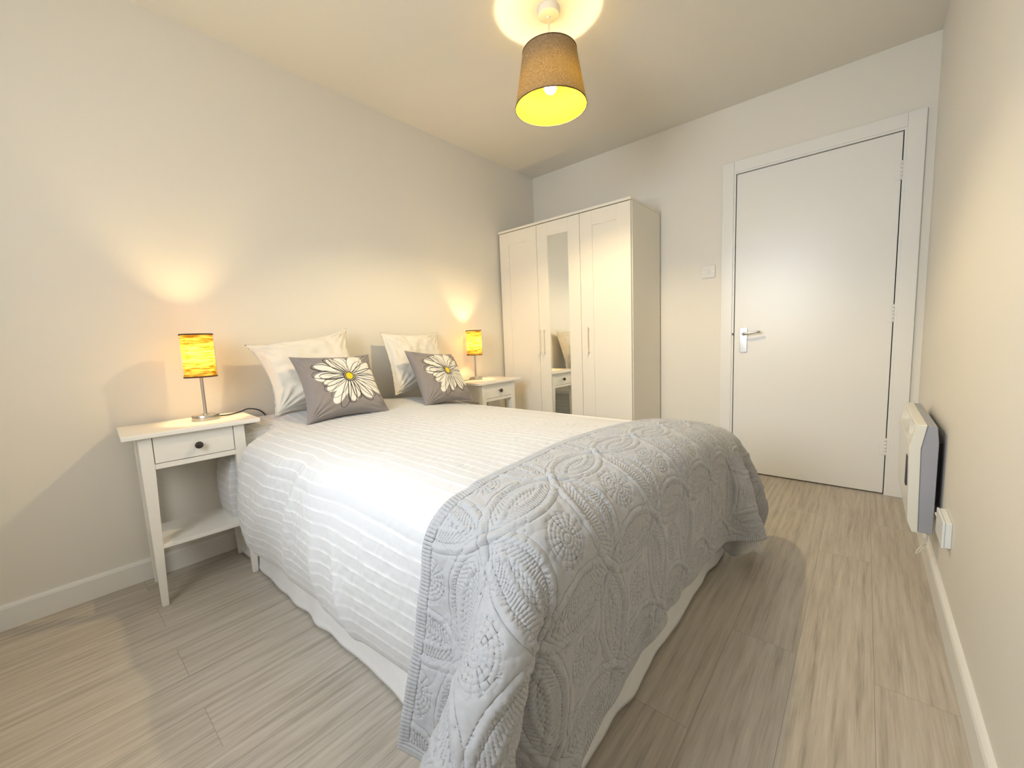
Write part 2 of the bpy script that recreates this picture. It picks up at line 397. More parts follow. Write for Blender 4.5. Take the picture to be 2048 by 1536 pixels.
# duvet: loft of a section in y along x, with seersucker tucks every 36 mm
def duvet():
    nx, nv = 620, 470
    # section: (y, z) polyline from near hem up, across, down to far hem
    sec = []
    for t in np.linspace(0, 1, 60):      # near side from hem upward
        z = .188+t*(.54-.188); y = -2.640-.030*math.sin(PI*min(1, t*1.0))**.7
        sec.append((y, z))
    for a in np.linspace(0, PI/2, 40)[1:]:
        sec.append((-2.640+.20*(1-math.cos(a)), .54+.108*math.sin(a)))
    for y in np.linspace(-2.44, -1.37, 160)[1:]: sec.append((y, .648))
    for a in np.linspace(0, PI/2, 40)[1:]: sec.append((-1.37+.225*math.sin(a), .648-.10*(1-math.cos(a))))
    for z in np.linspace(.548, .26, 50)[1:]: sec.append((-1.145+.01*math.sin((.548-z)*9), z))
    S = np.array(sec)
    S[:, 1] -= .105*np.clip((S[:, 0]+2.10)/.95, 0, 1.05)**2*sstep(.3, .6, S[:, 1])
    arc = np.concatenate([[0], np.cumsum(np.hypot(*np.diff(S, axis=0).T))]); L = arc[-1]
    v = np.linspace(0, L, nv); sy = np.interp(v, arc, S[:, 0]); sz = np.interp(v, arc, S[:, 1])
    X = np.concatenate([np.linspace(.045, 1.90, nx-60), 1.90+.075*np.sin(np.linspace(0, PI/2, 41))[1:], np.full(20, 1.975)])
    drop = np.concatenate([np.zeros(nx-60), .10*(1-np.cos(np.linspace(0, PI/2, 41)))[1:], .10+np.linspace(0, .28, 21)[1:]])
    U, Vv = np.meshgrid(np.arange(nx), v, indexing='ij')
    x = X[:, None]+0*v[None]; y = sy[None]+0*x; z = np.minimum(sz[None], (.65-drop)[:, None])
    # near-foot corner tucked in beneath the throw
    tuck = sstep(1.80, 1.975, x); y = y+tuck*(.03*(y < -2.3)-.03*(y > -1.4))
    # hem line varies along the bed
    low = np.clip((.54-z)/.3, 0, 1)*(y < -2.3)
    z = z-low*(.014*vnoise(x*3.1, x*0, 3)+.012*sstep(.9, .4, x))
    # squeezed in where the nightstand legs and shelf stand against it
    sq = np.maximum(np.maximum(sstep(.10, .06, x), sstep(.28, .31, x)*sstep(.44, .36, x)), .0*x)
    y = y+np.where(y < -2.3, .070*sq*sstep(-2.44, -2.60, y), 0)
    # puffy humps
    nearw = sstep(-2.35, -2.60, y)
    y = y-nearw*sstep(.30, .5, x)*(.014*vnoise(x*2.3+5, z*3, 11)+.012*vnoise(x*5.5, z*5+2, 12)+.010*sstep(1.7, 1.2, x))*np.clip(1.5-tuck*2, 0, 1)
    topw = 1-nearw
    z = z+topw*(.006*vnoise(x*3, y*3, 13)+.003*vnoise(x*8, y*8, 14))*(1-tuck)
    z = z+topw*.030*np.exp(-((x-.22)/.20)**2)*sstep(-2.66, -2.5, y)*sstep(-1.15, -1.3, y)
    # pull folds on the near side
    for x0, v0, ang, wd, am, ln in ((.95, .25, .9, .030, .016, .20), (.82, .42, .5, .035, .010, .22), (1.16, .12, 1.2, .025, .014, .12), (.70, .2, .35, .04, .008, .25),
                                    (1.32, .10, 1.5, .018, .016, .12), (.55, .5, .8, .04, .006, .2)):
        dx = x-x0; dv = Vv-v0; a = dx*math.cos(ang)+dv*math.sin(ang)*.4; b = -dx*math.sin(ang)+dv*math.cos(ang)
        hgt = am*np.exp(-((dx*math.sin(ang+.4)-dv*math.cos(ang+.4))/wd)**2)*np.exp(-((dx*math.cos(ang+.4)+dv*math.sin(ang+.4))/ln)**2)
        y = y-hgt*sstep(-2.3, -2.6, y)
    V = np.stack([x, y, z], -1)
    # keep the foot of the duvet inside the shape the throw lies on
    bc = np.array([.5, -1.905, -.2]); bh = np.array([1.485, .765, .85])-.004; r = .085
    Z = V.copy(); Z[..., 2] += .105*np.clip((V[..., 1]+2.10)/.95, 0, 1.05)**2
    q = Z-bc; Q = np.abs(q)-bh+r; m = np.maximum(Q, 0); ln = np.sqrt((m*m).sum(-1))
    over = np.maximum(ln-r, 0)*sstep(1.60, 1.72, x)
    V = V-(m/(ln[..., None]+1e-9)*np.sign(q))*over[..., None]
    x, y, z = V[..., 0], V[..., 1], V[..., 2]
    N = normals_of(V)
    if N[200, nv//2, 2] < 0: N = -N
    # seersucker: raised tuck lines + cross puckers in the bands between them
    wav = .006*vnoise(x*4, Vv*4, 21)
    per = .036; ph = (Vv+wav)/per; band = np.floor(ph); fr = ph-band
    line = np.exp(-((np.minimum(fr, 1-fr)*per)/.0022)**2)
    inside = np.clip(np.sin(PI*fr), 0, 1)**.8
    xx = x+.004*vnoise(x*40, band*3.7, 22)
    puck = vnoise(xx*85+band*13.7, band*5.1+fr*.8, 23)
    puck2 = vnoise(xx*190+band*7.7, fr*1.6+band*2.3, 24)
    amp = .6+.4*vnoise(x*6, Vv*6, 25)
    d = .0016*line+inside*(.0026*puck+.0010*puck2)*amp
    V = V+N*d[..., None]
    c = np.zeros(V.shape); base = np.array((.57, .58, .60)); lc = np.array((.74, .75, .76))
    c[:] = base; c += line[..., None]*(lc-base)
    return V, c
V, c = duvet()
dm = cloth_mat('duvet_seersucker', (.8, .8, .8), bstr=.10, attr='pattern', wr=30)
o = grid_mesh('duvet', V, dm, None, c)
tag(o, 'white seersucker duvet with fine ribbed stripes spread over the bed', 'duvet')
sm = o.modifiers.new('solid', 'SOLIDIFY'); sm.thickness = .012; sm.offset = -1

# the far foot corner of the duvet hangs in a loose fold below the throw
ang = np.linspace(-2.5, 1.7, 60); tt = np.linspace(0, 1, 14)
A_, T__ = np.meshgrid(ang, tt, indexing='ij')
rr = .020+.052*T__+.010*T__*np.sin(A_*4)
Vc = np.stack([1.995+rr*np.cos(A_)+.02*T__, -1.285+rr*np.sin(A_)*1.1, .30-.225*T__-.018*np.sin(A_*3+1)*T__], -1)
oc = grid_mesh('corner_fold', Vc, cloth_mat('duvet_lining', (.60, .60, .60), bstr=.12), o)
sm = oc.modifiers.new('solid', 'SOLIDIFY'); sm.thickness = .004

# throw: cloth draped by a small position-based solver in world units
def sim_throw(steps=420, seed=3):
    h = 0.0267; y0, y1 = -3.150, -0.885; x0, x1 = 1.685, 2.405
    ni = int((y1-y0)/h)+1; nj = int((x1-x0)/h)+1
    I, J = np.meshgrid(np.arange(ni), np.arange(nj), indexing='ij')
    p = np.zeros((ni, nj, 3)); p[..., 0] = x0+J*h; p[..., 1] = y0+I*h
    drop = lambda y: .105*np.clip((y+2.10)/.95, 0, 1.05)**2
    pin = ((p[..., 0] < 1.87) & (p[..., 1] > -2.54) & (p[..., 1] < -1.24)).reshape(-1)
    p[..., 2] = .668-drop(p[..., 1]); free = (~pin).astype(float)[:, None]
    p[..., 0] += .010*np.sin(p[..., 1]*3.0)+.05*np.clip((-2.15-p[..., 1])/.4, 0, 1)-.22*np.clip((-2.55-p[..., 1])/.62, 0, 1)**1.8
    press = 8.0*((p[..., 0] > 1.93) & (p[..., 1] > -2.80) & (p[..., 1] < -1.45)).reshape(-1)
    side = (5.0*((p[..., 0] > 1.80) & (p[..., 1] < -2.86))+2.6*((p[..., 0] <= 1.80) & (p[..., 1] < -2.95))).reshape(-1)
    bc = np.array([.5, -1.905, -.2]); bh = np.array([1.485, .765, .85]); r = .085
    def cons(di, dj, k):
        out = []; L = h*math.hypot(di, dj)
        ai_, aj_ = I[max(0, -di):ni-max(0, di), max(0, -dj):nj-max(0, dj)], J[max(0, -di):ni-max(0, di), max(0, -dj):nj-max(0, dj)]
        key = (ai_//max(1, abs(di)) if di else aj_//max(1, abs(dj))) % 2
        for cc in (0, 1):
            m = key == cc; ai, aj = ai_[m], aj_[m]; out.append((ai*nj+aj, (ai+di)*nj+aj+dj, L, k))
        return out
    C = cons(1, 0, 1)+cons(0, 1, 1)+cons(1, 1, .35)+cons(1, -1, .35)+cons(2, 0, .22)+cons(0, 2, .22)+cons(4, 0, .06)+cons(0, 4, .06)
    dt = 1/90.; P = p.reshape(-1, 3); Vl = np.zeros_like(P)
    for st in range(steps):
        Vl[:, 2] -= 9.8*dt; Vl[:, 0] -= press*dt; Vl[:, 1] -= side*dt; Vl *= free*.975
        old = P.copy(); P += Vl*dt
        for it in range(14):
            for a, b, L, k in C:
                d = P[b]-P[a]; l = np.sqrt((d*d).sum(1))+1e-9; w = (l-L)/l*.5*k; d *= w[:, None]
                fa, fb = free[a], free[b]; sc = 2/np.maximum(fa+fb, 1); P[a] += d*fa*sc; P[b] -= d*fb*sc
            Z = P.copy(); Z[:, 2] += drop(P[:, 1])
            q = Z-bc; s = np.sign(q); Q = np.abs(q)-bh+r
            m = np.maximum(Q, 0); ln = np.sqrt((m*m).sum(1)); dist = ln+np.minimum(Q.max(1), 0)-r-.008
            pen = dist < 0
            if pen.any():
                g = np.where(ln[:, None] > 1e-6, m/(ln[:, None]+1e-9)*s, (Q == Q.max(1)[:, None])*s)
                P[pen] -= g[pen]*dist[pen][:, None]*free[pen]
                if it % 4 == 3:
                    mv = P[pen]-old[pen]; tn = mv-(mv*g[pen]).sum(1)[:, None]*g[pen]; P[pen] -= tn*.55*free[pen]
            fl = P[:, 2] < .012; P[fl, 2] = .012
            if fl.any() and it % 4 == 3: P[fl, :2] -= (P[fl, :2]-old[fl, :2])*.6
        Vl[:] = (P-old)/dt; sp = np.sqrt((Vl*Vl).sum(1)); Vl *= np.minimum(1, 4/(sp+1e-9))[:, None]
    return P.reshape(ni, nj, 3), h
def quilt_height(s, t):
    """stitched interlocking rings: s along the bed's width, t along its length (metres on the flat cloth)"""
    D = .240; R = D/math.sqrt(2)
    h = np.zeros_like(s); h += .0012
    cs = np.round(s/D)*D; ct = np.round(t/D)*D
    dist = []
    for a in (-1, 0, 1):
        for b in (-1, 0, 1): dist.append(np.hypot(s-(cs+a*D), t-(ct+b*D)))
    dist = np.array(dist); r0 = dist[4]
    n1 = vnoise(s*60, t*60, 31); n2 = vnoise(s*130, t*130, 32)
    inside = (dist < R).sum(0); lens = inside >= 2
    second = np.sort(dist, 0)[1]
    ins2 = second < R-.034
    # background: vermicelli stitching
    verm = np.abs(vnoise(s*75+3*n1*.2, t*75, 33)); groove = -.0016*np.exp(-(verm/.16)**2)
    bg = .0010*n1+groove+.0006*n2
    # flower in each ring
    ang = np.arctan2(t-ct, s-cs)
    fl = np.where(r0 < .052, -.0014*np.abs(np.sin(ang*9))**6-.0010*(np.cos(r0*2*PI/.009) > .5), 0)
    fl = np.where((r0 > .052) & (r0 < .085), .0022*np.abs(np.cos(ang*4+r0*25))-.0008, fl)
    h = np.where(lens, 0, np.where(r0 < .085, fl+.0006*n2, bg))
    # ladder between the double arcs, hatching in the lens
    a45 = np.pi/4
    lad = -.0014*(np.abs(((second*0+np.arctan2(t-ct, s-cs)*R)/.011) % 1-.5) > .33)
    hatch = -.0016*np.maximum(np.exp(-((((s+t)/.012) % 1-.5)/.13)**2), np.exp(-((((s-t)/.012) % 1-.5)/.13)**2))
    h = np.where(lens & ~ins2, lad, h); h = np.where(ins2, hatch, h)
    h = h*1.35
    for dd in dist:
        h = h+.0034*np.exp(-((dd-R)/.0048)**2)-.0020*np.exp(-((dd-R+.0105)/.0022)**2)-.0020*np.exp(-((dd-R-.0105)/.0022)**2)
        near = (second < R-.020)
        h = h+np.where(near, .0026*np.exp(-((dd-R+.034)/.0042)**2)-.0014*np.exp(-((dd-R+.043)/.002)**2), 0)
    return h*.85
G, hh = sim_throw()
_k = sstep(-2.42, -2.32, G[..., 1])*sstep(-1.42, -1.52, G[..., 1])*(G[..., 0] > 1.995)
G[..., 0] -= _k*(G[..., 0]-1.995)*.8
for _ in range(5):                                                # relax the sharp edge left by the solver along the foot and the near side
    _A = G.copy(); _A[1:-1, 1:-1] = (G[:-2, 1:-1]+G[2:, 1:-1]+G[1:-1, :-2]+G[1:-1, 2:])/4
    G[..., :] += (_A-G)*.6*(sstep(.50, .56, G[..., 2]))[..., None]
ni, nj = 1150, 345
Vt = resample(G, ni, nj)
S_, T_ = np.meshgrid(np.linspace(0, (G.shape[0]-1)*hh, ni), np.linspace(0, (G.shape[1]-1)*hh, nj), indexing='ij')
Nt = normals_of(Vt)
if Nt[ni//2, 20, 2] < 0: Nt = -Nt
ht = quilt_height(S_-.612+.0, T_-.262)
edge = np.minimum(np.minimum(S_, S_.max()-S_), np.minimum(T_, T_.max()-T_))
ht = np.where(edge < .022, .0008*np.sin(S_*2*PI/.008)*(T_ == T_), ht)
ht = ht-.0025*np.exp(-((edge-.024)/.003)**2)+.0016*np.exp(-((edge-.006)/.005)**2)
lowf = .004*vnoise(S_*14, T_*14, 41)*sstep(.66, .55, Vt[..., 2])+.002*vnoise(S_*30, T_*30, 42)*sstep(.66, .5, Vt[..., 2])
Vt = Vt+Nt*(ht+lowf+.002)[..., None]
ts = NT('quilted_grey_sateen'); co = ts.coord()
ts.setp(color=ts.mix(ts.noise(co, 30, 3), (.375, .385, .41), (.40, .41, .435)), rough=.62, spec=.3, sheen=.3, normal=ts.bump(ts.noise(co, 420, 3), .25, .0015))
o = grid_mesh('throw', Vt, ts.m)
tag(o, 'grey quilted throw with stitched interlocking rings draped over the foot of the bed', 'throw')
sm = o.modifiers.new('solid', 'SOLIDIFY'); sm.thickness = .005; sm.offset = -1

# ------------------------------------------------------------------ pillows and cushions
def pillow_grid(cor, thick, n, pinch=.07, seed=1, wr=.006, nrm=None, ear=0, flange=0, sag=0):
    """two-sided inflated square on four corner points TL, TR, BL, BR"""
    TL, TR, BL, BR = (np.array(c, float) for c in cor)
    u = np.linspace(-1, 1, n); Uu, Vv = np.meshgrid(u, u, indexing='ij')       # U across, V top(-1)..bottom(1)
    # edges bow inward, corners stay out
    pu = Uu*(1-pinch*(1-Vv**2)**1.0*np.abs(Uu)**3); pv = Vv*(1-pinch*(1-Uu**2)*np.abs(Vv)**3)
    a = (pu+1)/2; b = (pv+1)/2
    base = ((1-b)*(1-a))[..., None]*TL+((1-b)*a)[..., None]*TR+(b*(1-a))[..., None]*BL+(b*a)[..., None]*BR
    nv = np.cross(TR-TL, BL-TL); nv /= np.linalg.norm(nv)
    if nv[0] < 0: nv = -nv
    fl = 1-flange
    e = np.clip(1-(np.abs(Uu)/fl)**3.0, 0, 1)*np.clip(1-(np.abs(Vv)/fl)**3.0, 0, 1)
    hgt = thick*e**.52
    if sag: hgt *= 1+sag*Vv
    k = (np.abs(Uu)*np.abs(Vv))**2
    ang = np.arctan2(Vv, Uu)
    rad = np.hypot(Uu, Vv)
    wrk = wr*(vnoise(Uu*3+seed, Vv*3, seed)+.5*vnoise(Uu*7, Vv*7+seed, seed+1))*np.clip(e*3, 0, 1)
    # radiating gathers from the corners
    for cu, cv in ((-1, -1), (1, -1), (-1, 1), (1, 1)):
        d = np.hypot(Uu-cu, Vv-cv); an = np.arctan2(Vv-cv, Uu-cu)
        wrk += wr*.9*np.exp(-(d/.55)**2)*np.sin(an*22+seed)*np.clip(d*4, 0, 1)*np.clip(e*4, 0, 1)
    F = base+nv*(hgt+wrk)[..., None]; B = base-nv*(hgt*.8)[..., None]
    return F, B, Uu, Vv, nv
def pillow(name, cor, thick, mat, label, cat, n=70, colf=None, group=None, **kw):
    F, Bk, Uu, Vv, nv = pillow_grid(cor, thick, n, **kw)
    # one closed surface: front sheet then back sheet sharing the rim
    full = np.concatenate([F, Bk[::-1]], 0)
    me = bpy.data.meshes.new(name)
    idxF = np.arange(n*n).reshape(n, n)
    rim = np.zeros((n, n), bool); rim[0] = rim[-1] = True; rim[:, 0] = rim[:, -1] = True
    idxB = np.full((n, n), -1); idxB[rim] = idxF[rim]; inner = ~rim
    idxB[inner] = n*n+np.arange(inner.sum())
    verts = np.concatenate([F.reshape(-1, 3), Bk[inner]])
    q = lambda id: np.stack([id[:-1, :-1], id[1:, :-1], id[1:, 1:], id[:-1, 1:]], -1).reshape(-1, 4)
    f = np.concatenate([q(idxF), q(idxB)[:, ::-1]])
    me.vertices.add(len(verts)); me.vertices.foreach_set('co', verts.reshape(-1).astype(np.float32))
    me.loops.add(f.size); me.loops.foreach_set('vertex_index', f.reshape(-1).astype(np.int32))
    me.polygons.add(len(f)); me.polygons.foreach_set('loop_start', np.arange(0, f.size, 4, dtype=np.int32))
    me.polygons.foreach_set('loop_total', np.full(len(f), 4, dtype=np.int32)); me.update(calc_edges=True)
    if colf is not None:
        c = np.ones((len(verts), 4), np.float32); c[:n*n, :3] = colf(Uu, Vv).reshape(-1, 3); c[n*n:, :3] = GREYC
        a = me.color_attributes.new('pattern', 'FLOAT_COLOR', 'POINT'); a.data.foreach_set('color', c.reshape(-1))
    o = link(name, me, mat, None, True)
    bm = bmesh.new(); bm.from_mesh(me); bmesh.ops.recalc_face_normals(bm, faces=bm.faces); bm.to_mesh(me); bm.free()
    tag(o, label, cat, group)
    # stitched seam round the rim
    return o
GREYC = np.array((.265, .240, .235))
def daisy(Uu, Vv, fc=(.12, .0)):
    """hand-drawn daisy: solid petals, loose dark outlines drawn off-register, yellow eye"""
    x = Uu; y = -Vv
    # (angle deg, length, width, white offset angle, outline?)   centre (cx,cy)
    cx, cy = .11, .10
    petals = [(172, .70, .115, 6), (150, .72, .10, -2), (132, .62, .085, -6), (117, .60, .08, 2), (101, .62, .12, -3), (68, .70, .155, -4),
              (50, .46, .085, 0), (28, .66, .12, 2), (12, .70, .11, -3), (-8, .70, .10, 2), (-24, .74, .115, -5), (-36, .82, .12, 4), (-52, .66, .10, -5),
              (-66, .70, .10, 5), (-80, .56, .09, -4), (-97, .66, .095, 3), (-112, .78, .10, -12), (-128, .62, .11, 8), (-152, .60, .10, 5), (-166, .56, .10, -3), (-180, .56, .085, 8)]
    white = np.zeros_like(x); ink = np.zeros_like(x)
    px = 2.0/x.shape[0]
    for k, (a, L, wd, off) in enumerate(petals):
        for layer in (0, 1):
            an = math.radians(a+(off if layer == 0 else 0)); ll = L*1.22*(.97 if layer == 0 else 1.03)
            dx, dy = x-cx, y-cy
            s = (dx*math.cos(an)+dy*math.sin(an))/ll; t = (-dx*math.sin(an)+dy*math.cos(an))
            t = t-.05*math.sin(k*2.1)*s*s*(1 if layer else .6)
            sc = np.clip(s, 0, 1)
            half = 1.15*wd*(1.05 if layer == 0 else .92)*1.9*np.sqrt(np.clip(sc, 0, 1))*np.sqrt(np.clip(1-sc**2.2, 0, 1))*(.45+.55*sc)
            f = np.where((s > 0) & (s < 1), np.abs(t)-half, .05+np.abs(s-.5)*.5)
            if layer == 0: white = np.maximum(white, np.clip(.5-f/(1.5*px), 0, 1))
            else:
                g = np.where((s > .10) & (s < 1.02), np.abs(np.abs(t)-half), 1)
                # distance at the round tip
                wline = .0070+.0025*math.sin(k)
                tip = np.hypot(np.maximum(s-1, 0)*ll, np.abs(t))
                grad = np.maximum(1, np.abs(np.gradient(half, axis=0)/(2/x.shape[0]))+np.abs(np.gradient(half, axis=1)/(2/x.shape[0])))
                ink = np.maximum(ink, np.clip((wline*1.25-g/np.sqrt(1+np.minimum(grad-1, 8)**2))/(1.2*px)+.5, 0, 1)*(s > .08)*(s < 1.01))
                if k % 2 == 0:
                    q = np.where((s > .35) & (s < .72), np.abs(t-.25*wd*math.sin(k*3)-.02*np.sin(s*14+k)), 1)
                    ink = np.maximum(ink, np.clip((.0035-q)/(1.2*px)+.5, 0, 1)*.8)
    r = np.hypot(x-cx, (y-cy)*.85); r1 = np.hypot(x-cx+.01, (y-cy+.01)*.85)
    c = np.zeros(x.shape+(3,)); c[:] = GREYC
    c = c+white[..., None]*(np.array((.80, .78, .72))-c)
    c = c+ink[..., None]*(np.array((.02, .016, .013))-c)
    ringd = (r1 < .135)[..., None]*1.0; c = c+ringd*(np.array((.025, .02, .018))-c)
    w2 = (np.abs(r-.112) < .010)[..., None]*.6; c = c+w2*(np.array((.6, .58, .5))-c)
    eye = (r < .085)[..., None]*1.0; c = c+eye*(np.array((.80, .62, .015))-c)
    return c
linen = cloth_mat('washed_linen', (.80, .765, .69), 700, .35, wr=22)
cush = cloth_mat('printed_cotton', (1, 1, 1), 900, .10, attr='pattern', wr=14)
pillow('pillow', [(.095, -2.495, 1.022), (.085, -1.965, 1.105), (.27, -2.455, .675), (.26, -1.93, .675)], .085, linen,
       'large white square pillow leaning on the wall at the near side of the bed', 'pillow', n=90, seed=4, wr=.013, pinch=.17, flange=.05, group='white pillows against the wall')
pillow('pillow', [(.085, -1.750, 1.073), (.040, -1.255, 1.068), (.27, -1.79, .690), (.15, -1.275, .68)], .070, linen,
       'large white square pillow leaning on the wall at the far side, nearer the wardrobe', 'pillow', n=90, seed=9, wr=.011, pinch=.09, flange=.05, group='white pillows against the wall')
pillow('cushion', [(.290, -2.374, .955), (.270, -1.943, .947), (.515, -2.410, .650), (.52, -1.985, .640)], .062, cush,
       'grey daisy cushion with yellow centre in front of the near white pillow', 'cushion', group='grey daisy cushions on the bed', n=340, colf=daisy, seed=6, wr=.005, pinch=.15)
pillow('cushion', [(.285, -1.716, .955), (.215, -1.290, .913), (.49, -1.740, .628), (.47, -1.345, .612)], .060, cush,
       'grey daisy cushion with yellow centre in front of the far white pillow', 'cushion', group='grey daisy cushions on the bed', n=340, colf=daisy, seed=13, wr=.005, pinch=.12)

# ------------------------------------------------------------------ nightstands
def make_nightstand(label, loc, rz, w, d, hgt):
    t = thing('nightstand', label, 'nightstand', loc, rz, 'nightstands either side of the bed')
    wd = MT['white_wood']
    box('table_top', (0, d, 0, w, hgt-.018, hgt), wd, t, .003)
    zt = hgt-.018; lw = .040
    y0, y1, x0, x1 = .045, w-.060, .020, d-.018
    def leg(cx, cy, sx, sy):
        bm = bmesh.new(); R = []
        for z, q in ((0, .022), (hgt-.165, lw), (zt, lw)):
            xs = (cx, cx+sx*q); ys = (cy, cy+sy*q); tp = .018*(1-min(z, hgt-.165)/(hgt-.165))
            ox, oy = sx*tp*.25, sy*tp*.25
            R.append([bm.verts.new((a+ox, b+oy, z)) for a, b in ((xs[0], ys[0]), (xs[1], ys[0]), (xs[1], ys[1]), (xs[0], ys[1]))])
        for a, b in zip(R, R[1:]):
            for k in range(4): bm.faces.new((a[k], a[(k+1) % 4], b[(k+1) % 4], b[k]))
        bm.faces.new(R[0]); bm.faces.new(R[-1])
        bmesh.ops.recalc_face_normals(bm, faces=bm.faces)
        return bm_obj('leg', bm, wd, t, bevel=.002)
    for cx, sx in ((x0, 1), (x1, -1)):
        for cy, sy in ((y0, 1), (y1, -1)): leg(cx, cy, sx, sy)
    za = hgt-.145
    boxes('apron', [(x0+lw, x1-lw, y0+.004, y0+.022, za, zt), (x0+lw, x1-lw, y1-.022, y1-.004, za, zt), (x0+.004, x0+.022, y0+lw, y1-lw, za, zt),
                    (x1-.022, x1-.003, y0+lw, y1-lw, za, za+.020)], wd, t, .001)
    box('drawer_gap_shade', (x1-.06, x1-.030, y0+lw+.0003, y1-lw-.0003, za+.02, zt-.0005), MT['gap_shade'], t)  # dark box added behind the drawer front as shade in its joints
    dr = box('drawer', (x1-.028, x1-.004, y0+lw+.0022, y1-lw-.0022, za+.0225, zt-.0022), wd, t, .001)
    lathe('knob', [(0, -.002), (.006, -.002), (.0055, .006), (.008, .011), (.0135, .016), (.0145, .021), (.012, .025), (.006, .0275), (0, .028)], MT['knob'], dr, (x1-.004, w/2, hgt-.075), 20, 'X')
    box('shelf', (x0+.008, x1-.004, y0+.012, y1-.012, .232, .248), wd, t, .0015)
    return t
make_nightstand('white wooden nightstand with drawer and shelf at the near side of the bed', (.022, -2.976, 0), math.radians(-3.2), .450, .325, .696)
make_nightstand('white wooden nightstand between the far side of the bed and the wardrobe', (.020, -1.168, 0), 0, .46, .335, .698)

# ------------------------------------------------------------------ table lamps
def shade_mat(name, c1, c2, trans, scale, wrinkle=True):
    t = NT(name); co = t.coord()
    if wrinkle:
        mp = t.mapping(co, (10, 10, 95)); n = t.noise(mp, 1.6, 4, .6)
        f = t.ramp(n, [(.40, (0, 0, 0)), (.58, (1, 1, 1))]); fac = f
    else:
        wa = t.new('ShaderNodeTexWave', wave_type='BANDS', bands_direction='Z'); wa.inputs['Scale'].default_value = 150; wa.inputs['Distortion'].default_value = 2
        t.l.new(co, wa.inputs[0])
        fac = t.math('ADD', t.math('MULTIPLY', t.ramp(t.noise(t.mapping(co, (1, 1, 2)), 150, 4, .7), [(.38, (0, 0, 0)), (.62, (1, 1, 1))]), .8), t.math('MULTIPLY', wa.outputs['Fac'], .2))
    col = t.mix(fac, c1, c2)
    df = t.new('ShaderNodeBsdfDiffuse'); tl = t.new('ShaderNodeBsdfTranslucent')
    t.l.new(col, df.inputs[0]); t.l.new(col, tl.inputs[0])
    b = t.bump(fac, .5, .003); t.l.new(b, df.inputs['Normal'])
    m = t.new('ShaderNodeMixShader'); m.inputs[0].default_value = trans
    t.l.new(df.outputs[0], m.inputs[1]); t.l.new(tl.outputs[0], m.inputs[2]); t.l.new(m.outputs[0], t.out.inputs[0])
    return t.m
def emis(name, c, s):
    t = NT(name); e = t.new('ShaderNodeEmission'); e.inputs[0].default_value = (*c, 1); e.inputs[1].default_value = s
    t.l.new(e.outputs[0], t.out.inputs[0]); return t.m
paper = shade_mat('crinkled_paper_shade', (.24, .12, .012), (.86, .56, .11), .115, 1)  # lamp's yellow light put into the paper colour, crinkles as darker streaks
def open_cyl(name, r0, z0, r1, z1, mat, parent, n=96, th=.0008, nz=2):
    """thin walled tube: outer and inner skin, with rims"""
    bm = bmesh.new(); rings = []
    prof = [(r0+(r1-r0)*k/(nz-1), z0+(z1-z0)*k/(nz-1)) for k in range(nz)]
    for r, z in prof: rings.append([bm.verts.new((r*math.cos(2*PI*k/n), r*math.sin(2*PI*k/n), z)) for k in range(n)])
    for a, b in zip(rings, rings[1:]):
        for k in range(n): bm.faces.new((a[k], a[(k+1) % n], b[(k+1) % n], b[k]))
    return bm_obj(name, bm, mat, parent, True)
def rim(name, r, z, hh_, th, mat, parent):
    return lathe(name, [(r-th, z), (r+th, z), (r+th, z+hh_), (r-th, z+hh_), (r-th, z)], mat, parent, (0, 0, 0), 72)
def bulb_power_mat(name, area_, watts, c):
    # radiant exitance of a diffuse emitter: strength = W / (pi * area)
    return emis(name, c, watts/(PI*area_))
def sphere(name, r, loc, mat, parent, sz=1.0):
    bm = bmesh.new(); bmesh.ops.create_uvsphere(bm, u_segments=20, v_segments=12, radius=r)
    for v in bm.verts: v.co.z *= sz; v.co += Vector(loc)
    return bm_obj(name, bm, mat, parent, True)
BULB_T = bulb_power_mat('warm_bulb_small', 4*PI*.018**2, TABLE_W, (1.0, 0.70, 0.30))
def make_lamp(label, loc, rz):
    t = thing('table_lamp', label, 'table lamp', loc, rz, 'lit lamps on the nightstands')
    lathe('base', [(0, 0), (.050, 0), (.0505, .002), (.0505, .019), (.049, .022), (.010, .023), (.009, .026), (0, .026)], MT['nickel'], t, (0, 0, 0), 64)
    lathe('pole', [(0, .024), (.0062, .024), (.0062, .235), (0, .235)], MT['nickel'], t, (0, 0, 0), 20)
    lathe('bulb_holder', [(0, .230), (.013, .230), (.013, .262), (0, .262)], MT['spur'], t, (0, 0, 0), 20)
    sphere('bulb', .018, (0, 0, .284), BULB_T, t, 1.1)
    sh = open_cyl('lamp_shade', .058, .192, .058, .376, paper, t)
    rim('shade_trim', .0590, .189, .0062, .0018, MT['trim_brown'], sh)
    rim('shade_trim', .0590, .3725, .0062, .0018, MT['trim_brown'], sh)
    bm = bmesh.new()
    for k in range(6):
        a0, a1 = -.045+.015*k, -.045+.015*(k+1)
        q = [bm.verts.new((.0600*math.cos(a), .0600*math.sin(a), z)) for a, z in ((a0, .192), (a1, .192), (a1, .376), (a0, .376))]
        bm.faces.new(q)
    so = bm_obj('shade_seam', bm, MT['trim_brown'], sh); so.rotation_euler = (0, 0, math.radians(69))
    # spider fitting
    bm = bmesh.new()
    for a in (0, 2*PI/3, 4*PI/3):
        m = Matrix.Rotation(a, 4, 'Z') @ Matrix.Translation((.035, 0, .240)) @ Matrix.Rotation(PI/2, 4, 'Y')
        bmesh.ops.create_cone(bm, cap_ends=True, segments=8, radius1=.0012, radius2=.0012, depth=.046, matrix=m)
    bm_obj('shade_fitting', bm, MT['nickel'], sh)
    return t
make_lamp('small lit table lamp with crinkled shade glowing yellow on the near nightstand', (.170, -2.697, .6963), 0)
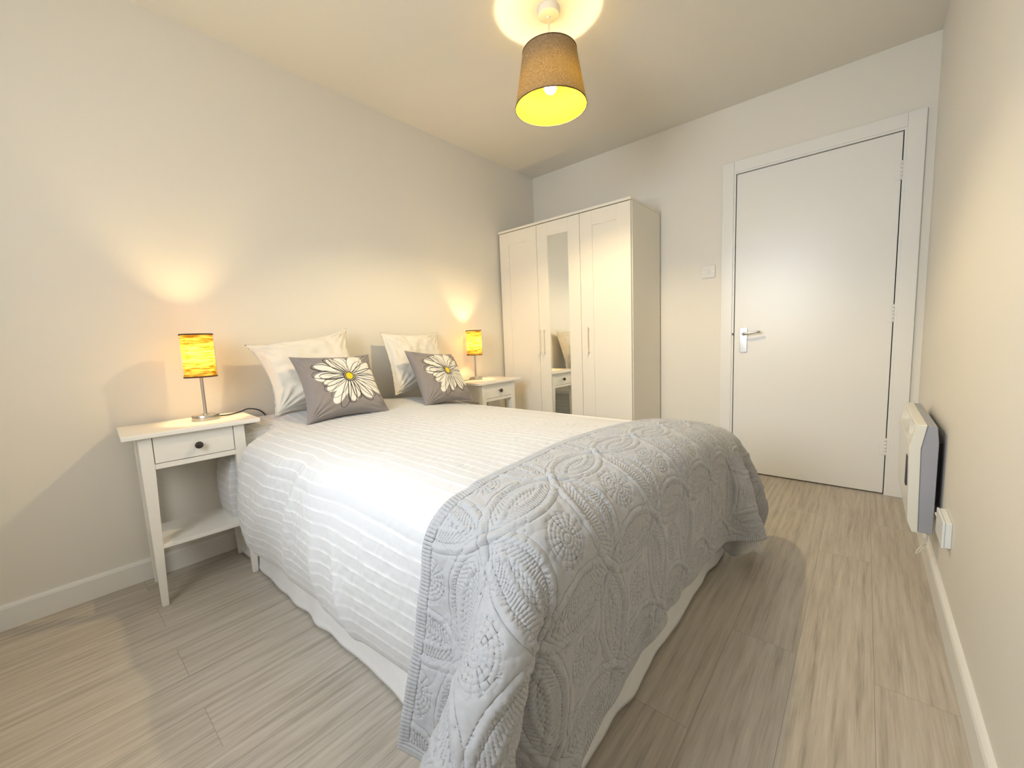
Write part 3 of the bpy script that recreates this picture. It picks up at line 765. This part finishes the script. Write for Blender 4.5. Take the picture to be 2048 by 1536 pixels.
make_lamp('small lit table lamp with crinkled shade glowing yellow on the far nightstand', (.112, -.963, .6983), math.radians(25))
tag(tube('lamp_cable', [(.180, -2.648, .7045), (.150, -2.60, .7005), (.105, -2.545, .7015), (.060, -2.50, .704), (.030, -2.45, .690), (.022, -2.42, .665), (.022, -2.40, .62)], .0028, MT['black']),
    'black lamp cable trailing from the near lamp behind the bed', 'cable', 'lamp cables')
tag(tube('lamp_cable', [(.105, -1.012, .7045), (.100, -1.06, .7015), (.08, -1.11, .7015), (.035, -1.175, .695), (.022, -1.21, .66), (.022, -1.23, .62)], .0028, MT['black']),
    'black lamp cable trailing from the far lamp behind the bed', 'cable', 'lamp cables')

# ------------------------------------------------------------------ pendant
pn = thing('pendant_lamp', 'lit ceiling pendant lamp with tan linen drum shade', 'ceiling lamp', (1.247, -1.493, 0))
lathe('ceiling_rose', [(0, H), (.050, H), (.051, H-.004), (.047, H-.026), (.040, H-.031), (.010, H-.032), (.008, H-.038), (0, H-.038)], MT['plastic'], pn)
lathe('cord', [(0, 2.20), (.0032, 2.20), (.0032, H-.036), (0, H-.036)], MT['cream_cable'], pn, n=12)
lathe('bulb_holder', [(0, 2.1755), (.020, 2.1755), (.020, 2.215), (.012, 2.235), (0, 2.235)], MT['plastic'], pn, n=24)
RB, RT, ZB, ZT = .163, .122, 2.048, 2.281
fab = shade_mat('tan_linen_shade', (.24, .185, .13), (.47, .38, .28), .30, 1, False)
lin = shade_mat('glow_yellow_lining', (.55, .43, .008), (.60, .47, .012), .10, 1, False)  # yellow of the lit bulb put into the lining colour
BZ = 2.135
_c = [(.0305*math.cos(t_), BZ+.0305*math.sin(t_)) for t_ in np.linspace(.42, 1.0, 8)]
DIFF = shade_mat('translucent_dimmer', (.93, .91, .80), (.94, .92, .82), .72, 1, False)
bm = bmesh.new(); _r = [[bm.verts.new((r*math.cos(2*PI*k/32), r*math.sin(2*PI*k/32), z)) for k in range(32)] for r, z in _c+[(.0200, 2.176)]]
for a_, b_ in zip(_r, _r[1:]):
    for k in range(32): bm.faces.new((a_[k], a_[(k+1) % 32], b_[(k+1) % 32], b_[k]))
bm_obj('ceiling_glow_dimmer', bm, DIFF, pn, True)  # added translucent shell, weakens the bulb's glow on the ceiling
sphere('bulb', .028, (0, 0, BZ), bulb_power_mat('warm_bulb', 3.6*PI*.028**2, PENDANT_W, WARM), pn, 1.0)
ps = open_cyl('lamp_shade', RB, ZB, RT, ZT, fab, pn, nz=8)
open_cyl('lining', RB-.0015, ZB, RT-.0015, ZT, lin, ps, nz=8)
rim('rim_ring', RB, ZB-.002, .004, .0016, MT['trim_brown'], ps); rim('rim_ring', RT, ZT-.002, .004, .0016, MT['trim_brown'], ps)
bm = bmesh.new()
for a in (.3, .3+2*PI/3, .3+4*PI/3):
    m = Matrix.Rotation(a, 4, 'Z') @ Matrix.Translation((.078, 0, 2.222)) @ Matrix.Rotation(PI/2, 4, 'Y')
    bmesh.ops.create_cone(bm, cap_ends=True, segments=8, radius1=.0015, radius2=.0015, depth=.112, matrix=m)
bm_obj('shade_fitting', bm, MT['plastic'], ps)

# ------------------------------------------------------------------ wardrobe
wr = thing('wardrobe', 'white three-door wardrobe with narrow mirror in its middle door', 'wardrobe', (.016, -.020, 0))
WW, WD, WH = 1.173, .50, 1.893
mw = MT['wardrobe']
boxes('carcass', [(0, .016, -WD+.02, 0, 0, WH-.018), (WW-.016, WW, -WD+.02, 0, 0, WH-.018), (.016, WW-.016, -.008, 0, .03, WH-.018),
                  (.016, WW-.016, -WD+.02, -.008, .06, .076), (.016, WW-.016, -WD+.035, -WD+.05, 0, .06)], mw, wr, .001)
box('top_panel', (-.002, WW+.002, -WD-.006, 0, WH-.0175, WH), mw, wr, .0015)
for i in range(3):
    x0 = .003+i*(WW-.006)/3; x1 = .003+(i+1)*(WW-.006)/3; x0 += .0015; x1 -= .0015
    z0, z1 = .065, WH-.022; yf = -WD; st, rail = .100, .100
    if i == 0: st0, st1 = .104, .100
    dr = boxes('door', [(x0, x0+st, yf, yf+.018, z0, z1), (x1-st, x1, yf, yf+.018, z0, z1), (x0+st, x1-st, yf, yf+.018, z1-rail, z1),
                        (x0+st, x1-st, yf, yf+.018, z0, z0+rail)], mw, wr, .0012)
    if i == 1: box('mirror', (x0+st, x1-st, yf+.006, yf+.012, z0+rail, z1-rail), MT['mirror'], dr)
    else: box('panel', (x0+st, x1-st, yf+.006, yf+.014, z0+rail, z1-rail), mw, dr)
    hx = {0: .421-.016, 1: .461-.016, 2: .858-.016}[i]
    hb = bmesh.new(); add_box(hb, hx-.005, hx+.005, yf-.028, yf-.019, .872, 1.068)
    add_box(hb, hx-.0045, hx+.0045, yf-.020, yf, .880, .890); add_box(hb, hx-.0045, hx+.0045, yf-.020, yf, 1.050, 1.060)
    bm_obj('handle', hb, mw, dr, bevel=.0015)

# ------------------------------------------------------------------ heater and socket on the right wall
ht_ = thing('panel_heater', 'white and grey electric panel heater on the right wall beside the door', 'heater', (0, 0, 0))
def prism_y(name, prof, y0, y1, mat, parent, bevel=0):
    bm = bmesh.new(); A = [bm.verts.new((x, y0, z)) for x, z in prof]; B = [bm.verts.new((x, y1, z)) for x, z in prof]
    bm.faces.new(A); bm.faces.new(B[::-1]); k = len(prof)
    for i in range(k): bm.faces.new((A[i], A[(i+1) % k], B[(i+1) % k], B[i]))
    bmesh.ops.recalc_face_normals(bm, faces=bm.faces)
    return bm_obj(name, bm, mat, parent, bevel=bevel)
y0, y1 = -1.08, -.50
prism_y('casing', [(2.571, .622), (2.596, .620), (2.602, .560), (2.602, .214), (2.563, .214), (2.557, .533)], y0, y1, MT['heater_grey'], ht_, .003)
prof_full = [(2.541, .622), (2.5705, .624), (2.5565, .534), (2.5625, .212), (2.546, .212), (2.532, .252), (2.525, .541)]
cov = prism_y('front_cover', [(2.5265, .552), (2.5585, .548), (2.5565, .534), (2.5625, .212), (2.546, .212), (2.532, .252), (2.525, .541)], y0+.032, y1-.032, MT['plastic'], ht_)
bm = bmesh.new()
def pr(bm, prof, a, b):
    A = [bm.verts.new((x, a, z)) for x, z in prof]; B = [bm.verts.new((x, b, z)) for x, z in prof]
    bm.faces.new(A); bm.faces.new(B[::-1]); k = len(prof)
    for i in range(k): bm.faces.new((A[i], A[(i+1) % k], B[(i+1) % k], B[i]))
pr(bm, prof_full, y0-.002, y0+.032); pr(bm, prof_full, y1-.032, y1+.002)
pr(bm, [(2.541, .622), (2.5705, .624), (2.569, .612), (2.539, .611)], y0+.032, y1-.032)
pr(bm, [(2.562, .612), (2.569, .612), (2.5585, .548), (2.553, .548)], y0+.032, y1-.032)
bmesh.ops.recalc_face_normals(bm, faces=bm.faces)
bm_obj('outlet_frame', bm, MT['cream_plastic'], cov, bevel=.003)
bm = bmesh.new()
add_box(bm, 2.535, 2.556, y0+.20, y0+.203, .550, .611)
bm_obj('outlet_fin', bm, MT['cream_plastic'], cov)
cp = boxes('control_slot', [(2.5235, 2.5335, y0+.045, y0+.085, .375, .490)], MT['heater_dark'], cov, .001)
boxes('mounting_bracket', [(2.602, W, y0+.10, y1-.10, .30, .54)], MT['heater_dark'], ht_)
tube('cable', [(2.590, -1.045, .218), (2.588, -1.06, .17), (2.570, -1.04, .115), (2.572, -.985, .10), (2.592, -.99, .15), (2.596, -1.03, .212)], .003, MT['cream_cable'], ht_)
tube('cable', [(2.606, -1.075, .30), (2.612, -1.10, .285), (2.613, -1.13, .29), (2.612, -1.16, .298)], .0035, MT['cream_cable'], ht_)
sk = thing('wall_socket', 'white surface-mounted socket box on the right wall below the heater', 'socket', (W, -1.232, .305))
box('back_box', (-.016, 0, -.073, .073, -.043, .043), MT['plastic'], sk, .003)
box('face_plate', (-.023, -.0162, -.074, .074, -.044, .044), MT['plastic'], sk, .002)
